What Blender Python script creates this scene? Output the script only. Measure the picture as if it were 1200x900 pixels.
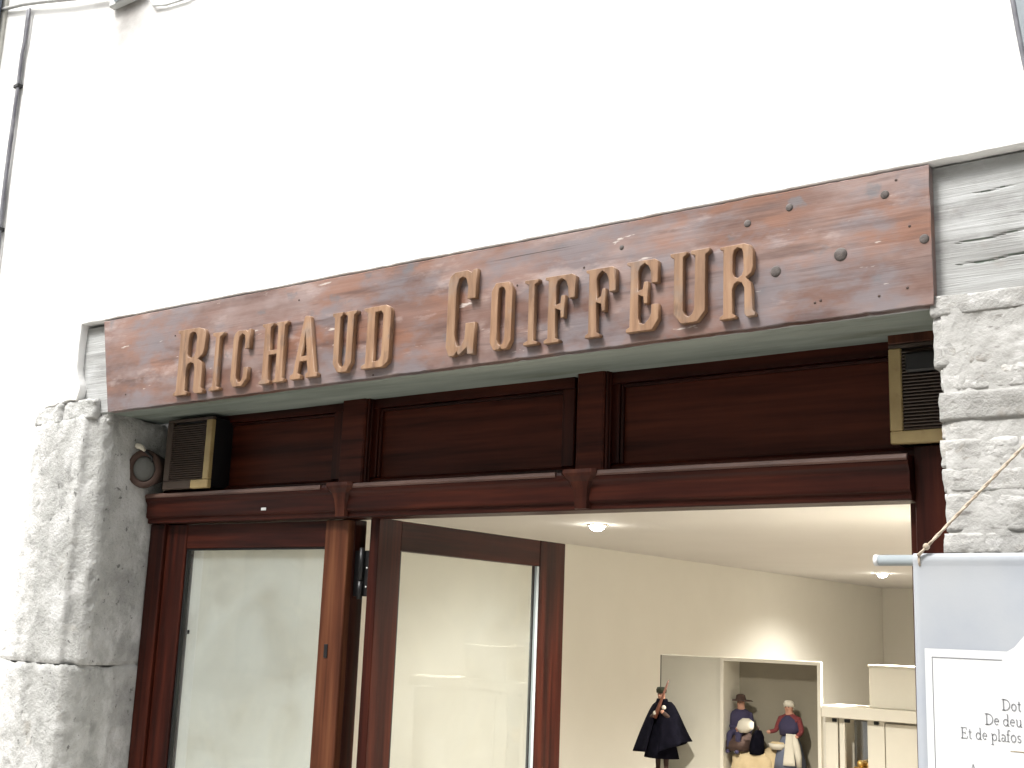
import bpy, bmesh, math, random
from mathutils import Vector, Matrix, noise
random.seed(7)
for o in list(bpy.data.objects): bpy.data.objects.remove(o)
scn = bpy.context.scene
COL = scn.collection
rad = math.radians

# ------------------------------------------------------------------ camera
yaw, pitch, roll = rad(36.454), rad(11.52), rad(2.204)
v = Vector((-math.sin(yaw)*math.cos(pitch), math.cos(yaw)*math.cos(pitch), math.sin(pitch)))
r = Vector((math.cos(yaw), math.sin(yaw), 0)); u = r.cross(v)
r, u = r*math.cos(roll)+u*math.sin(roll), -r*math.sin(roll)+u*math.cos(roll)
cam = bpy.data.cameras.new('camera'); camo = bpy.data.objects.new('camera', cam); COL.objects.link(camo)
camo.matrix_world = Matrix(((r.x,u.x,-v.x,0),(r.y,u.y,-v.y,0),(r.z,u.z,-v.z,1.65),(0,0,0,1)))
cam.sensor_width = 36; cam.lens = 36*1402.27/1200; cam.clip_start = .05; cam.clip_end = 500
scn.camera = camo
# ------------------------------------------------------------------ sky, sun, exposure
SUN_EL, SUN_AZ = rad(55), rad(206)          # high soft light from the street side, a little from the left
w = bpy.data.worlds.new('World'); scn.world = w; w.use_nodes = True
nt = w.node_tree; nt.nodes.clear()
sky = nt.nodes.new('ShaderNodeTexSky'); sky.sky_type = 'NISHITA'; sky.sun_disc = False
sky.sun_elevation = SUN_EL; sky.sun_rotation = SUN_AZ; sky.air_density = 1.5; sky.dust_density = 4
hs = nt.nodes.new('ShaderNodeHueSaturation'); hs.inputs['Saturation'].default_value = .12
bg = nt.nodes.new('ShaderNodeBackground'); bg.inputs['Strength'].default_value = .135
wo = nt.nodes.new('ShaderNodeOutputWorld')
nt.links.new(sky.outputs[0], hs.inputs['Color']); nt.links.new(hs.outputs[0], bg.inputs['Color']); nt.links.new(bg.outputs[0], wo.inputs[0])
sl = bpy.data.lights.new('sun', 'SUN'); sl.energy = 1.5; sl.angle = rad(15); sl.color = (1, .975, .93)
so = bpy.data.objects.new('sun', sl); COL.objects.link(so); so.location = (-3, -3, 12)
sd = Vector((math.sin(SUN_AZ)*math.cos(SUN_EL), math.cos(SUN_AZ)*math.cos(SUN_EL), math.sin(SUN_EL)))
so.rotation_euler = sd.to_track_quat('Z', 'Y').to_euler()
scn.view_settings.view_transform = 'Standard'; scn.view_settings.look = 'None'
scn.view_settings.exposure = 1.5; scn.view_settings.gamma = 1; scn.view_settings.use_curve_mapping = False
scn.render.engine = 'CYCLES'
scn.cycles.max_bounces = 8; scn.cycles.diffuse_bounces = 3; scn.cycles.glossy_bounces = 3; scn.cycles.transparent_max_bounces = 12

# ------------------------------------------------------------------ materials
def mat(name, cols, scale=(1,1,1), ns=4, det=6, rough=.6, bump=.3, bs=40, bd=.004, layers=(), coat=0, spec=.5, metal=0, vary=0, bstretch=None, crough=.2):
    m = bpy.data.materials.new(name); m.use_nodes = True
    t = m.node_tree; N = t.nodes.new; L = t.links.new
    b = t.nodes['Principled BSDF']
    b.inputs['Roughness'].default_value = rough; b.inputs['Metallic'].default_value = metal
    b.inputs['Specular IOR Level'].default_value = spec
    b.inputs['Coat Weight'].default_value = coat; b.inputs['Coat Roughness'].default_value = crough
    tc = N('ShaderNodeTexCoord')
    def nz(sc, s, d, rg=.55, off=0):
        mp = N('ShaderNodeMapping'); mp.inputs['Scale'].default_value = sc; mp.inputs['Location'].default_value = (off, off*.7, off*.3)
        L(tc.outputs['Object'], mp.inputs[0])
        n = N('ShaderNodeTexNoise'); n.inputs['Scale'].default_value = s; n.inputs['Detail'].default_value = d; n.inputs['Roughness'].default_value = rg
        L(mp.outputs[0], n.inputs['Vector']); return n
    n = nz(scale, ns, det)
    cr = N('ShaderNodeValToRGB'); e = cr.color_ramp.elements
    pos = [.32 + .36*i/max(1, len(cols)-1) for i in range(len(cols))]
    e[0].position = pos[0]; e[0].color = (*cols[0], 1)
    e[1].position = pos[-1]; e[1].color = (*cols[-1], 1)
    for i in range(1, len(cols)-1):
        q = e.new(pos[i]); q.color = (*cols[i], 1)
    L(n.outputs[0], cr.inputs[0]); c = cr.outputs[0]
    for i, (col, sc, s, lo, hi, amt) in enumerate(layers):
        n2 = nz(sc, s, 5, .6, 3.7*(i+1))
        mr = N('ShaderNodeMapRange'); mr.inputs['From Min'].default_value = lo; mr.inputs['From Max'].default_value = hi
        mr.inputs['To Min'].default_value = 0; mr.inputs['To Max'].default_value = amt
        L(n2.outputs[0], mr.inputs[0])
        mx = N('ShaderNodeMix'); mx.data_type = 'RGBA'; L(mr.outputs[0], mx.inputs[0]); L(c, mx.inputs[6]); mx.inputs[7].default_value = (*col, 1)
        c = mx.outputs[2]
    if vary:
        oi = N('ShaderNodeObjectInfo'); mr = N('ShaderNodeMapRange'); mr.inputs['To Min'].default_value = 1-vary; mr.inputs['To Max'].default_value = 1+vary
        L(oi.outputs['Random'], mr.inputs[0])
        h = N('ShaderNodeHueSaturation'); L(mr.outputs[0], h.inputs['Value']); L(c, h.inputs['Color']); c = h.outputs[0]
    L(c, b.inputs['Base Color'])
    if bump:
        nb = nz(bstretch or (1,1,1), bs, 6, .65, 11)
        bp = N('ShaderNodeBump'); bp.inputs['Strength'].default_value = bump; bp.inputs['Distance'].default_value = bd
        L(nb.outputs[0], bp.inputs['Height']); L(bp.outputs[0], b.inputs['Normal'])
    return m

def plain(name, col, rough=.5, **k): 
    d = [c*.92 for c in col]; return mat(name, [d, col], rough=rough, **k)

PL = mat('lime_plaster', [(.78,.775,.76),(.84,.835,.82)], ns=1.4, rough=.9, bump=.35, bs=22, bd=.006,
         layers=[((.55,.50,.45),(1,1,1),.9,.66,.8,.5)])
def stain(m, c, rr, col):
    t = m.node_tree; N = t.nodes.new; L = t.links.new; b = t.nodes['Principled BSDF']; src = b.inputs['Base Color'].links[0].from_socket
    tc = N('ShaderNodeTexCoord'); n = N('ShaderNodeTexNoise'); n.inputs['Scale'].default_value = 7; n.inputs['Detail'].default_value = 8; L(tc.outputs['Object'], n.inputs['Vector'])
    d = N('ShaderNodeVectorMath'); d.operation = 'DISTANCE'; L(tc.outputs['Object'], d.inputs[0]); d.inputs[1].default_value = c
    ad = N('ShaderNodeMath'); ad.operation = 'MULTIPLY_ADD'; L(n.outputs[0], ad.inputs[0]); ad.inputs[1].default_value = .35; L(d.outputs['Value'], ad.inputs[2])
    mr = N('ShaderNodeMapRange'); mr.inputs['From Min'].default_value = .12; mr.inputs['From Max'].default_value = rr; mr.inputs['To Min'].default_value = .9; mr.inputs['To Max'].default_value = 0; L(ad.outputs[0], mr.inputs[0])
    mx = N('ShaderNodeMix'); mx.data_type = 'RGBA'; L(mr.outputs[0], mx.inputs[0]); L(src, mx.inputs[6]); mx.inputs[7].default_value = (*col, 1); L(mx.outputs[2], b.inputs['Base Color'])
stain(PL, (-4.47,3.0,4.36), .50, (.20,.178,.165))
MASON = mat('rubble_core', [(.3,.29,.27),(.4,.39,.37)], ns=8, rough=.95, bump=.6, bs=30)
STONE_L = mat('limewashed_stone', [(.31,.31,.30),(.40,.40,.385),(.47,.47,.455)], ns=9, det=10, rough=.95, bump=.9, bs=75, bd=.009,
         layers=[((.60,.60,.59),(1,1,.6),8,.50,.62,.8),((.20,.20,.19),(1.5,1.5,.6),6,.60,.70,.55),((.10,.10,.095),(1,1,.8),34,.64,.69,.8),((.38,.34,.28),(1,1,1),9,.62,.74,.4)])
STONE_R = mat('whitewashed_rubble', [(.28,.275,.26),(.37,.365,.35),(.45,.445,.43)], ns=11, det=10, rough=.95, bump=1, bs=60, bd=.007, vary=.13,
         layers=[((.58,.575,.565),(.6,1,1.5),13,.53,.64,.8),((.15,.14,.125),(.6,1,1.8),24,.62,.70,.75),((.36,.31,.25),(1,1,1),8,.58,.72,.5)])
def limewash(m):
    t = m.node_tree; N = t.nodes.new; L = t.links.new; b = t.nodes['Principled BSDF']
    src = b.inputs['Base Color'].links[0].from_socket
    tc = N('ShaderNodeTexCoord'); sp = N('ShaderNodeSeparateXYZ'); L(tc.outputs['Object'], sp.inputs[0])
    n = N('ShaderNodeTexNoise'); n.inputs['Scale'].default_value = 11; n.inputs['Detail'].default_value = 8; n.inputs['Roughness'].default_value = .7; L(tc.outputs['Object'], n.inputs['Vector'])
    ad = N('ShaderNodeMath'); ad.operation = 'MULTIPLY_ADD'; L(n.outputs[0], ad.inputs[0]); ad.inputs[1].default_value = -.75; L(sp.outputs['X'], ad.inputs[2])
    mr = N('ShaderNodeMapRange'); mr.inputs['From Min'].default_value = -5.27; mr.inputs['From Max'].default_value = -5.07; mr.inputs['To Min'].default_value = .95; mr.inputs['To Max'].default_value = 0; L(ad.outputs[0], mr.inputs[0])
    mx = N('ShaderNodeMix'); mx.data_type = 'RGBA'; L(mr.outputs[0], mx.inputs[0]); L(src, mx.inputs[6]); mx.inputs[7].default_value = (.74,.735,.72,1); L(mx.outputs[2], b.inputs['Base Color'])
STONE_N = mat('grey_quoin_stone', [(.34,.34,.33),(.47,.47,.46)], ns=9, rough=.95, bump=1, bs=70, bd=.01)
limewash(STONE_L)
MORTAR = mat('pale_mortar', [(.34,.335,.32),(.47,.465,.45)], ns=14, det=10, layers=[((.56,.555,.545),(.6,1,1.5),12,.53,.64,.8),((.13,.12,.11),(.5,1,2.2),22,.63,.70,.8)], rough=.95, bump=.9, bs=70)
CLAD = mat('worn_stained_board', [(0.085,0.040,0.032),(0.152,0.081,0.063),(0.201,0.112,0.090)], scale=(.6,1,4.0), ns=2.6, det=10, rough=.38, bump=.4, bs=5, bd=.002, bstretch=(.7,1,22),
         layers=[((0.300,0.232,0.220),(.6,1,1.4),3.2,.44,.60,.65),((0.230,0.106,0.066),(.5,1,1.6),3.6,.48,.60,.75),((0.171,0.152,0.165),(.8,1,1.6),4.6,.50,.62,.75),((0.068,0.034,0.029),(.5,1,5),4,.57,.68,.65),((0.415,0.329,0.305),(.7,1,2.2),6,.58,.70,.55),((0.122,0.122,0.134),(1,1,1.3),9,.62,.70,.7),((.60,.55,.51),(.9,1,5),5.5,.675,.70,.75),((0.037,0.020,0.017),(.22,1,34),3,.69,.71,.8)], coat=.45, crough=.33)
TIMBER = mat('weathered_grey_timber', [(.25,.25,.245),(.36,.365,.36),(.45,.46,.46)], scale=(.5,1,9), ns=3.5, det=8, rough=.85, bump=.7, bs=4, bd=.004, bstretch=(1.2,1,40),
         layers=[((.47,.48,.485),(.8,1,1.1),5,.48,.62,.75),((.08,.072,.065),(.35,8,40),3.2,.69,.71,.8),((.22,.17,.12),(1,1,1),2.4,.58,.7,.5)])
LETTER = mat('letter_oak', [(.165,.085,.043),(.250,.138,.074),(.31,.188,.108)], scale=(6,6,.8), ns=7, det=9, rough=.5, bump=.5, bs=9, bd=.0015, bstretch=(8,8,1), coat=.2, crough=.4, vary=.12,
         layers=[((.20,.165,.145),(1,1,1),7,.54,.68,.6),((.09,.05,.032),(3,3,1),7,.58,.68,.6)])
def dark_wood(name, axis, a=(.010,.0020,.0013), b=(.030,.0058,.0032), c=(.056,.0118,.0056), coat=.08):
    sc = {'x': (.5,10,10), 'z': (10,10,.5), 'y': (10,.5,10)}[axis]
    bs = {'x': (1,30,30), 'z': (30,30,1), 'y': (30,1,30)}[axis]
    return mat(name, [a, b, c], scale=sc, ns=3, det=8, rough=.42, bump=.25, bs=5, bd=.0015, bstretch=bs, coat=coat, crough=.3, spec=.12,
               layers=[((.012,.006,.005),tuple(x*.3 for x in sc),2.5,.56,.72,.6)])
WX, WZ, WY = dark_wood('mahogany_along', 'x'), dark_wood('mahogany_upright', 'z'), dark_wood('mahogany_deep', 'y')
WLIGHT = dark_wood('lit_mahogany', 'z', (.045,.014,.007), (.085,.028,.013), (.125,.048,.022))  # paler mahogany, the right stile's lit tone put into the colour
LIP_LIGHT = mat('lip_highlight', [(.045,.018,.012),(.09,.042,.030),(.14,.078,.060)], scale=(.6,4,4), ns=5, rough=.5, bump=.3, bs=30)  # sky highlight along the transom lip, put into a paler brown
WMID = dark_wood('rubbed_mahogany', 'z', (.03,.009,.005), (.06,.019,.010), (.095,.035,.018))
WMID2 = dark_wood('corbel_mahogany', 'z', (.020,.005,.003), (.044,.011,.006), (.075,.022,.011))
WPAN = dark_wood('panel_mahogany', 'x', (.026,.0058,.0036), (.056,.0125,.0068), (.082,.020,.0100), coat=.0)
BRASS = mat('yellowed_frame', [(.28,.20,.085),(.38,.285,.13)], ns=12, rough=.45, bump=.1, bs=60, layers=[((.2,.12,.05),(1,1,1),14,.58,.7,.6)])
SLAT = plain('brown_slat', (.05,.032,.022), .5, ns=9, bump=.1)
BLACK = plain('black_metal', (.012,.012,.013), .4, ns=20, bump=.15, metal=.3)
IRON = mat('grey_iron', [(.065,.054,.05),(.13,.112,.105)], ns=40, rough=.65, spec=.3, bump=.5, bs=120)
NAIL = plain('rusty_nail', (.06,.035,.028), .7)
CABLE = mat('grey_cable', [(.10,.10,.12),(.21,.21,.23)], ns=14, rough=.6, bump=.2)
PALE = plain('pale_plastic', (.55,.56,.55), .5, bump=.05)
WALLI = mat('interior_paint', [(.73,.71,.64),(.76,.74,.67)], ns=2, rough=.85, bump=.08, bs=120, bd=.001)
CEIL = mat('ceiling_paint', [(.72,.71,.69),(.75,.74,.72)], ns=1.5, rough=.9, bump=.05, bs=100, bd=.001)
WHITE = plain('white_laminate', (.68,.645,.55), .45, ns=3, bump=.03)
NICHE = mat('taupe_backing', [(.27,.245,.185),(.31,.28,.215)], ns=3, rough=.85, bump=.1, bs=80)
FLOOR = mat('shop_floor', [(.16,.13,.10),(.22,.18,.14)], ns=4, rough=.4, bump=.05)
PAVE = mat('street_paving', [(.38,.365,.335),(.46,.44,.41)], ns=3, rough=.85, bump=.5, bs=40)
CLOTH = mat('pale_blue_cloth', [(.32,.345,.39),(.36,.38,.41),(.39,.405,.425)], ns=3.2, rough=.8, bump=.15, bs=160, bd=.001)
PRINT = plain('white_print', (.66,.67,.68), .75, ns=5, bump=.05, bs=160)
INK = plain('grey_ink', (.20,.205,.22), .8, ns=30, bump=0)
ROPE = mat('hemp_rope', [(.34,.27,.20),(.55,.47,.38)], ns=80, rough=.9, bump=.8, bs=220, bd=.002)
GREYROD = plain('grey_rod', (.33,.37,.39), .4, ns=12, bump=.05)
GOLD = mat('gilded', [(.55,.33,.08),(.8,.55,.2)], ns=30, rough=.3, bump=.5, bs=70, metal=.7)
ORANGE = plain('orange_glaze', (.62,.27,.05), .35)
ROCK = mat('tan_model_rock', [(.46,.35,.20),(.60,.48,.29)], ns=9, rough=.9, bump=.7, bs=40)
NAVY = mat('black_felt', [(.003,.003,.006),(.007,.0065,.012)], ns=30, rough=1, spec=.08, bump=.3, bs=200)
FLESH = plain('painted_flesh', (.48,.25,.17), .6, bump=.05)
OLIVE = plain('dark_green_felt', (.022,.025,.012), .9, bump=.2)
GUN = plain('walnut_stock', (.16,.055,.03), .4, bump=.1)
BLUEC = plain('blue_grey_cotton', (.13,.15,.21), .9, bump=.3, bs=120)
REDC = plain('red_wool', (.16,.028,.03), .9, bump=.3, bs=120)
WHITEC = plain('off_white_linen', (.62,.58,.48), .9, bump=.3, bs=120)
BROWNC = plain('brown_wool', (.055,.03,.022), .9, bump=.3, bs=120)
INDIGO = plain('indigo_cotton', (.035,.03,.07), .9, bump=.3, bs=120)
SHUTTER = plain('blue_grey_shutter', (.10,.12,.16), .55, ns=8, bump=.15)
GREYCLOTH = mat('grey_awning_cloth', [(.22,.24,.26),(.34,.38,.41)], scale=(1,1,.3), ns=5, rough=.85, bump=.3, bs=90)
def glass(name, tint, refl=1.0, haze=.12):
    m = bpy.data.materials.new(name); m.use_nodes = True; t = m.node_tree; t.nodes.clear(); N = t.nodes.new; L = t.links.new
    tr = N('ShaderNodeBsdfTransparent'); tr.inputs[0].default_value = (*tint, 1)
    gl = N('ShaderNodeBsdfGlossy'); gl.inputs['Roughness'].default_value = .015; gl.inputs['Color'].default_value = (.95,.97,.96,1)
    fr = N('ShaderNodeFresnel'); fr.inputs[0].default_value = 1.5
    tc = N('ShaderNodeTexCoord'); nz = N('ShaderNodeTexNoise'); nz.inputs['Scale'].default_value = 1.6; L(tc.outputs['Object'], nz.inputs['Vector'])
    bp = N('ShaderNodeBump'); bp.inputs['Strength'].default_value = .12; bp.inputs['Distance'].default_value = .02; L(nz.outputs[0], bp.inputs['Height']); L(bp.outputs[0], gl.inputs['Normal'])
    mu = N('ShaderNodeMath'); mu.operation = 'MULTIPLY'; mu.inputs[1].default_value = refl; L(fr.outputs[0], mu.inputs[0])
    ge = N('ShaderNodeNewGeometry'); inv = N('ShaderNodeMath'); inv.operation = 'SUBTRACT'; inv.inputs[0].default_value = 1; L(ge.outputs['Backfacing'], inv.inputs[1])
    m2 = N('ShaderNodeMath'); m2.operation = 'MULTIPLY'; L(mu.outputs[0], m2.inputs[0]); L(inv.outputs[0], m2.inputs[1])
    mx = N('ShaderNodeMixShader'); L(m2.outputs[0], mx.inputs[0]); L(tr.outputs[0], mx.inputs[1]); L(gl.outputs[0], mx.inputs[2])
    df = N('ShaderNodeBsdfDiffuse'); df.inputs[0].default_value = (.62,.68,.68,1)  # diffuse film added to brighten the panes with milky daylight haze
    n2 = N('ShaderNodeTexNoise'); n2.inputs['Scale'].default_value = 3.2; n2.inputs['Detail'].default_value = 6; n2.inputs['Distortion'].default_value = 1.2; L(tc.outputs['Object'], n2.inputs['Vector'])
    mr = N('ShaderNodeMapRange'); mr.inputs['From Min'].default_value = .3; mr.inputs['From Max'].default_value = .7; mr.inputs['To Min'].default_value = haze*.7; mr.inputs['To Max'].default_value = haze*1.4; L(n2.outputs[0], mr.inputs[0])
    md_ = N('ShaderNodeMixShader'); L(mr.outputs[0], md_.inputs[0]); L(mx.outputs[0], md_.inputs[1]); L(df.outputs[0], md_.inputs[2])
    o = N('ShaderNodeOutputMaterial'); L(md_.outputs[0], o.inputs[0]); return m
GLASS = glass('window_glass', (.955,.98,.97), 1.25, .13)
GLASS_IN = glass('door_glass', (.97,.985,.975), 1.0, .04)
def emit(name, col, s):
    m = bpy.data.materials.new(name); m.use_nodes = True; b = m.node_tree.nodes['Principled BSDF']
    b.inputs['Base Color'].default_value = (*col, 1); b.inputs['Emission Color'].default_value = (*col, 1); b.inputs['Emission Strength'].default_value = s; return m
LAMP = emit('lit_lamp', (1,.95,.84), 40)

# ------------------------------------------------------------------ object helpers
def tag(o, label=None, cat=None, group=None, kind=None):
    for k, x in (('label',label),('category',cat),('group',group),('kind',kind)):
        if x: o[k] = x
    return o
def attach(o, parent):
    if parent is not None:
        o.parent = parent
        mw = Matrix.Translation(parent.location) if parent.parent is None else Matrix.Translation(parent.get('_w', (0,0,0)))
        o.matrix_parent_inverse = mw.inverted()
def thing(name, label, cat, loc=(0,0,0), group=None):
    o = bpy.data.objects.new(name, None); COL.objects.link(o); o.location = loc; o.empty_display_size = .1
    return tag(o, label, cat, group)
def link(name, me, m, parent=None, smooth=False):
    o = bpy.data.objects.new(name, me); COL.objects.link(o)
    if m is not None and not me.materials: me.materials.append(m)
    if smooth:
        for p in me.polygons: p.use_smooth = True
    attach(o, parent); return o
def from_bm(name, bm, m, parent=None, smooth=False):
    bmesh.ops.recalc_face_normals(bm, faces=bm.faces)
    me = bpy.data.meshes.new(name); bm.to_mesh(me); bm.free(); return link(name, me, m, parent, smooth)
def box(name, x0, x1, y0, y1, z0, z1, m, parent=None, bev=.003):
    bm = bmesh.new(); bmesh.ops.create_cube(bm, size=1)
    for q in bm.verts: q.co = Vector(((x0+x1)/2+q.co.x*(x1-x0), (y0+y1)/2+q.co.y*(y1-y0), (z0+z1)/2+q.co.z*(z1-z0)))
    if bev: bmesh.ops.bevel(bm, geom=bm.edges[:], offset=min(bev, .3*min(x1-x0, y1-y0, z1-z0)), segments=1, affect='EDGES')
    return from_bm(name, bm, m, parent)
def bm_box(bm, x0, x1, y0, y1, z0, z1):
    vs = bmesh.ops.create_cube(bm, size=1)['verts']
    for q in vs: q.co = Vector(((x0+x1)/2+q.co.x*(x1-x0), (y0+y1)/2+q.co.y*(y1-y0), (z0+z1)/2+q.co.z*(z1-z0)))
def surf(name, nu, nv, f, m, parent=None, closev=False, caps=False, smooth=True):
    bm = bmesh.new(); V = [[bm.verts.new(f(i/nu, j/nv)) for j in range(nv if closev else nv+1)] for i in range(nu+1)]
    nn = nv if closev else nv
    for i in range(nu):
        for j in range(nn):
            k = (j+1) % len(V[0])
            bm.faces.new((V[i][j], V[i+1][j], V[i+1][k], V[i][k]))
    if caps:
        bm.faces.new(V[0]); bm.faces.new(V[-1])
    return from_bm(name, bm, m, parent, smooth)
def polyline_at(pts, t):
    ls = [(Vector(b)-Vector(a)).length for a, b in zip(pts, pts[1:])]; s = t*sum(ls)
    for a, b, l in zip(pts, pts[1:], ls):
        if s <= l or b is pts[-1]: return Vector(a).lerp(Vector(b), min(1, s/l))
        s -= l
def tube_bm(bm, pts, rr, n=8, cap=True):
    pts = [Vector(p) for p in pts]; rings = []
    up = Vector((.13,.31,.94))
    for i, p in enumerate(pts):
        d = (pts[min(i+1, len(pts)-1)]-pts[max(i-1, 0)]).normalized()
        a = d.cross(up if abs(d.dot(up)) < .95 else Vector((1,0,0))).normalized(); b = d.cross(a)
        q = rr[i] if isinstance(rr, (list, tuple)) else rr
        rings.append([bm.verts.new(p+(a*math.cos(k*2*math.pi/n)+b*math.sin(k*2*math.pi/n))*q) for k in range(n)])
    for A, B in zip(rings, rings[1:]):
        for k in range(n): bm.faces.new((A[k], A[(k+1)%n], B[(k+1)%n], B[k]))
    if cap: bm.faces.new(rings[0]); bm.faces.new(rings[-1])
def tube(name, pts, rr, m, parent=None, n=8):
    bm = bmesh.new(); tube_bm(bm, pts, rr, n); return from_bm(name, bm, m, parent, True)
def loft(name, rings, m, parent=None, n=20, wob=0, smooth=True):
    """rings: (cx, cy, z, rx, ry)"""
    bm = bmesh.new(); R = []
    for i, (cx, cy, z, rx, ry) in enumerate(rings):
        R.append([bm.verts.new((cx+rx*math.cos(a)*(1+wob*math.sin(5*a+i*.2)), cy+ry*math.sin(a)*(1+wob*math.cos(4*a)), z)) for a in [2*math.pi*k/n for k in range(n)]])
    for A, B in zip(R, R[1:]):
        for k in range(n): bm.faces.new((A[k], A[(k+1)%n], B[(k+1)%n], B[k]))
    bm.faces.new(R[0]); bm.faces.new(R[-1])
    return from_bm(name, bm, m, parent, smooth)
def prism_x(name, prof, x0, x1, m, parent=None):
    bm = bmesh.new(); A = [bm.verts.new((x0, y, z)) for y, z in prof]; B = [bm.verts.new((x1, y, z)) for y, z in prof]
    n = len(prof)
    for k in range(n): bm.faces.new((A[k], A[(k+1)%n], B[(k+1)%n], B[k]))
    bm.faces.new(A); bm.faces.new(B); return from_bm(name, bm, m, parent)
def fill_poly(name, loops, y0, y1, m, parent=None, bev=0, thin=0):
    """2D outline with holes in the X-Z plane, filled and given depth (real solid)."""
    cu = bpy.data.curves.new(name, 'CURVE'); cu.dimensions = '2D'; cu.fill_mode = 'BOTH'
    cu.extrude = max(0, (y1-y0)/2-bev); cu.bevel_depth = bev; cu.bevel_resolution = 1; cu.offset = -bev-thin
    for lp in loops:
        s = cu.splines.new('POLY'); s.points.add(len(lp)-1); s.use_cyclic_u = True
        for p, (x, z) in zip(s.points, lp): p.co = (x, z, 0, 1)
    t = bpy.data.objects.new('tmp', cu); COL.objects.link(t)
    dg = bpy.context.evaluated_depsgraph_get(); me = bpy.data.meshes.new_from_object(t.evaluated_get(dg))
    bpy.data.objects.remove(t); bpy.data.curves.remove(cu)
    me.name = name; me.transform(Matrix(((1,0,0,0),(0,0,-1,(y0+y1)/2),(0,1,0,0),(0,0,0,1))))
    return link(name, me, m, parent)
def nz3(x, y, z, s, o=0): return noise.noise(Vector((x*s+o, y*s+o*.6, z*s-o)))
def fr3(x, y, z, s, o=0): return noise.fractal(Vector((x*s+o, y*s, z*s)), .8, 2.1, 4)

# ================================================================== SETTING
g = box('ground', -40, 40, -40, 3.06, -.3, 0, PAVE, bev=0); tag(g, kind='structure')
g = box('floor', -4.9, -.5, 3.06, 13.8, -.1, .02, FLOOR, bev=0); tag(g, kind='structure')
for nm, a in (('wall_left', (-4.82,-4.72,3.5,13.7,.02,2.25)), ('wall_right', (-.70,-.58,3.5,13.7,.02,2.25)), ('wall_back', (-4.718,-.702,13.6,13.7,.02,2.25))):
    tag(box(nm, *a, WALLI, bev=0), kind='structure')
tag(box('wall_pier', -4.719, -4.64, 3.52, 3.835, .02, 2.248, PL, bev=.004), kind='structure')
tag(box('ceiling', -4.9, -.5, 3.42, 13.7, 2.25, 2.35, CEIL, bev=0), kind='structure')

# ------------------------------------------------------------------ the building: rubble core, plaster, stone jambs
bld = thing('building', 'white lime plastered old building holding the barber shopfront', 'building', (-2.6, 3.3, 0))
bm = bmesh.new()
bm_box(bm, -7, -4.42, 3.075, 3.5, 0, 2.9); bm_box(bm, -.86, 2.5, 3.075, 3.5, 0, 2.9); bm_box(bm, -7, 2.5, 3.075, 3.5, 2.9, 7.5)
from_bm('masonry_core', bm, MASON, bld)
def jag(a, b, n, amp, sd):
    out = []
    for i in range(n):
        t = i/n; x = a[0]+(b[0]-a[0])*t; z = a[1]+(b[1]-a[1])*t
        nx, nz_ = (b[1]-a[1]), -(b[0]-a[0]); l = math.hypot(nx, nz_) or 1
        d = noise.fractal(Vector((x*14+sd, z*14, sd)), .7, 2, 4)*amp
        out.append((x+nx/l*d, z+nz_/l*d))
    return out
edge = [(.42,2.888),(-1,2.8835),(-4.0,2.8905),(-4.595,2.892),(-4.590,2.70),(-4.56,2.60),(-4.565,2.548),(-4.70,2.552),(-4.79,2.530),(-4.845,2.49),(-4.835,2.36),(-4.85,2.22),(-4.83,2.05),(-4.85,1.88),(-4.865,1.70),(-4.885,1.49),(-4.99,1.43),(-5.10,1.30),(-5.08,.9),(-5.0,.5),(-5.05,0)]
loop = [(-5.56,0),(-5.56,7.5),(2.5,7.5),(2.5,0),(.42,0)]
for i, (a, b) in enumerate(zip([(.42,1.2)]+edge, edge)):
    if i == 0: continue
    L_ = math.hypot(a[0]-b[0], a[1]-b[1]); amp = .0028 if i < 4 else (.006 if i < 6 else .022)
    loop += jag(a, b, max(2, int(L_/.025)), amp, 3.1)
loop.append(edge[-1])
fill_poly('plaster', [loop], 3.0, 3.076, PL, bld, bev=.004)

def rough_stone(name, prof, z0, z1, m, parent, sd, amp=.0065, topj=.02):
    L_ = sum((Vector(b)-Vector(a)).length for a, b in zip(prof, prof[1:]))
    nu, nv = int(L_/.012), int((z1-z0)/.012)
    def f(s, t):
        p = polyline_at(prof, s); q = polyline_at(prof, min(1, s+.02)) - polyline_at(prof, max(0, s-.02))
        n = Vector((q.y, -q.x)).normalized()
        z = z0+(z1-z0)*t
        tj = fr3(p.x, p.y, 0, 9, sd)*topj*(t**6)
        d = fr3(p.x, p.y, z*.5, 3, sd)*amp*.35 + fr3(p.x, p.y, z, 34, sd)*amp*.32 - max(0, nz3(p.x, p.y, z*.8, 30, sd+5)-.30)*amp*2.6 - max(0, nz3(p.x, p.y, z*.5, 11, sd+9)-.35)*amp*2
        e = min(1, (1-t)*(z1-z0)/.025, t*(z1-z0)/.02)
        d -= .008*(1-e)**2
        return (p.x+n.x*d, p.y+n.y*d, z+tj)
    return surf(name, nu, nv, f, m, parent, caps=True)
jl = bpy.data.objects.new('stone_jamb', None); COL.objects.link(jl); attach(jl, bld); jl['_w'] = (0,0,0)
jl.matrix_parent_inverse = Matrix.Translation(bld.location).inverted()
P1 = [(-4.96,3.074),(-4.95,3.001),(-4.80,2.999),(-4.70,2.9985),(-4.488,2.9985),(-4.472,3.020),(-4.405,3.040),(-4.385,3.070),(-4.355,3.34),(-4.40,3.36)]
P2 = [(-5.22,3.074),(-5.2,3.001),(-4.75,2.9985),(-4.455,2.9985),(-4.430,3.018),(-4.40,3.08),(-4.345,3.34),(-4.40,3.36)]
rough_stone('stone', P1, 1.434, 2.472, STONE_L, jl, 1.3)
rough_stone('stone', P2, .74, 1.430, STONE_L, jl, 4.7, .008)
rough_stone('stone', P2, .0, .732, STONE_L, jl, 8.2, .008)
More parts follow.
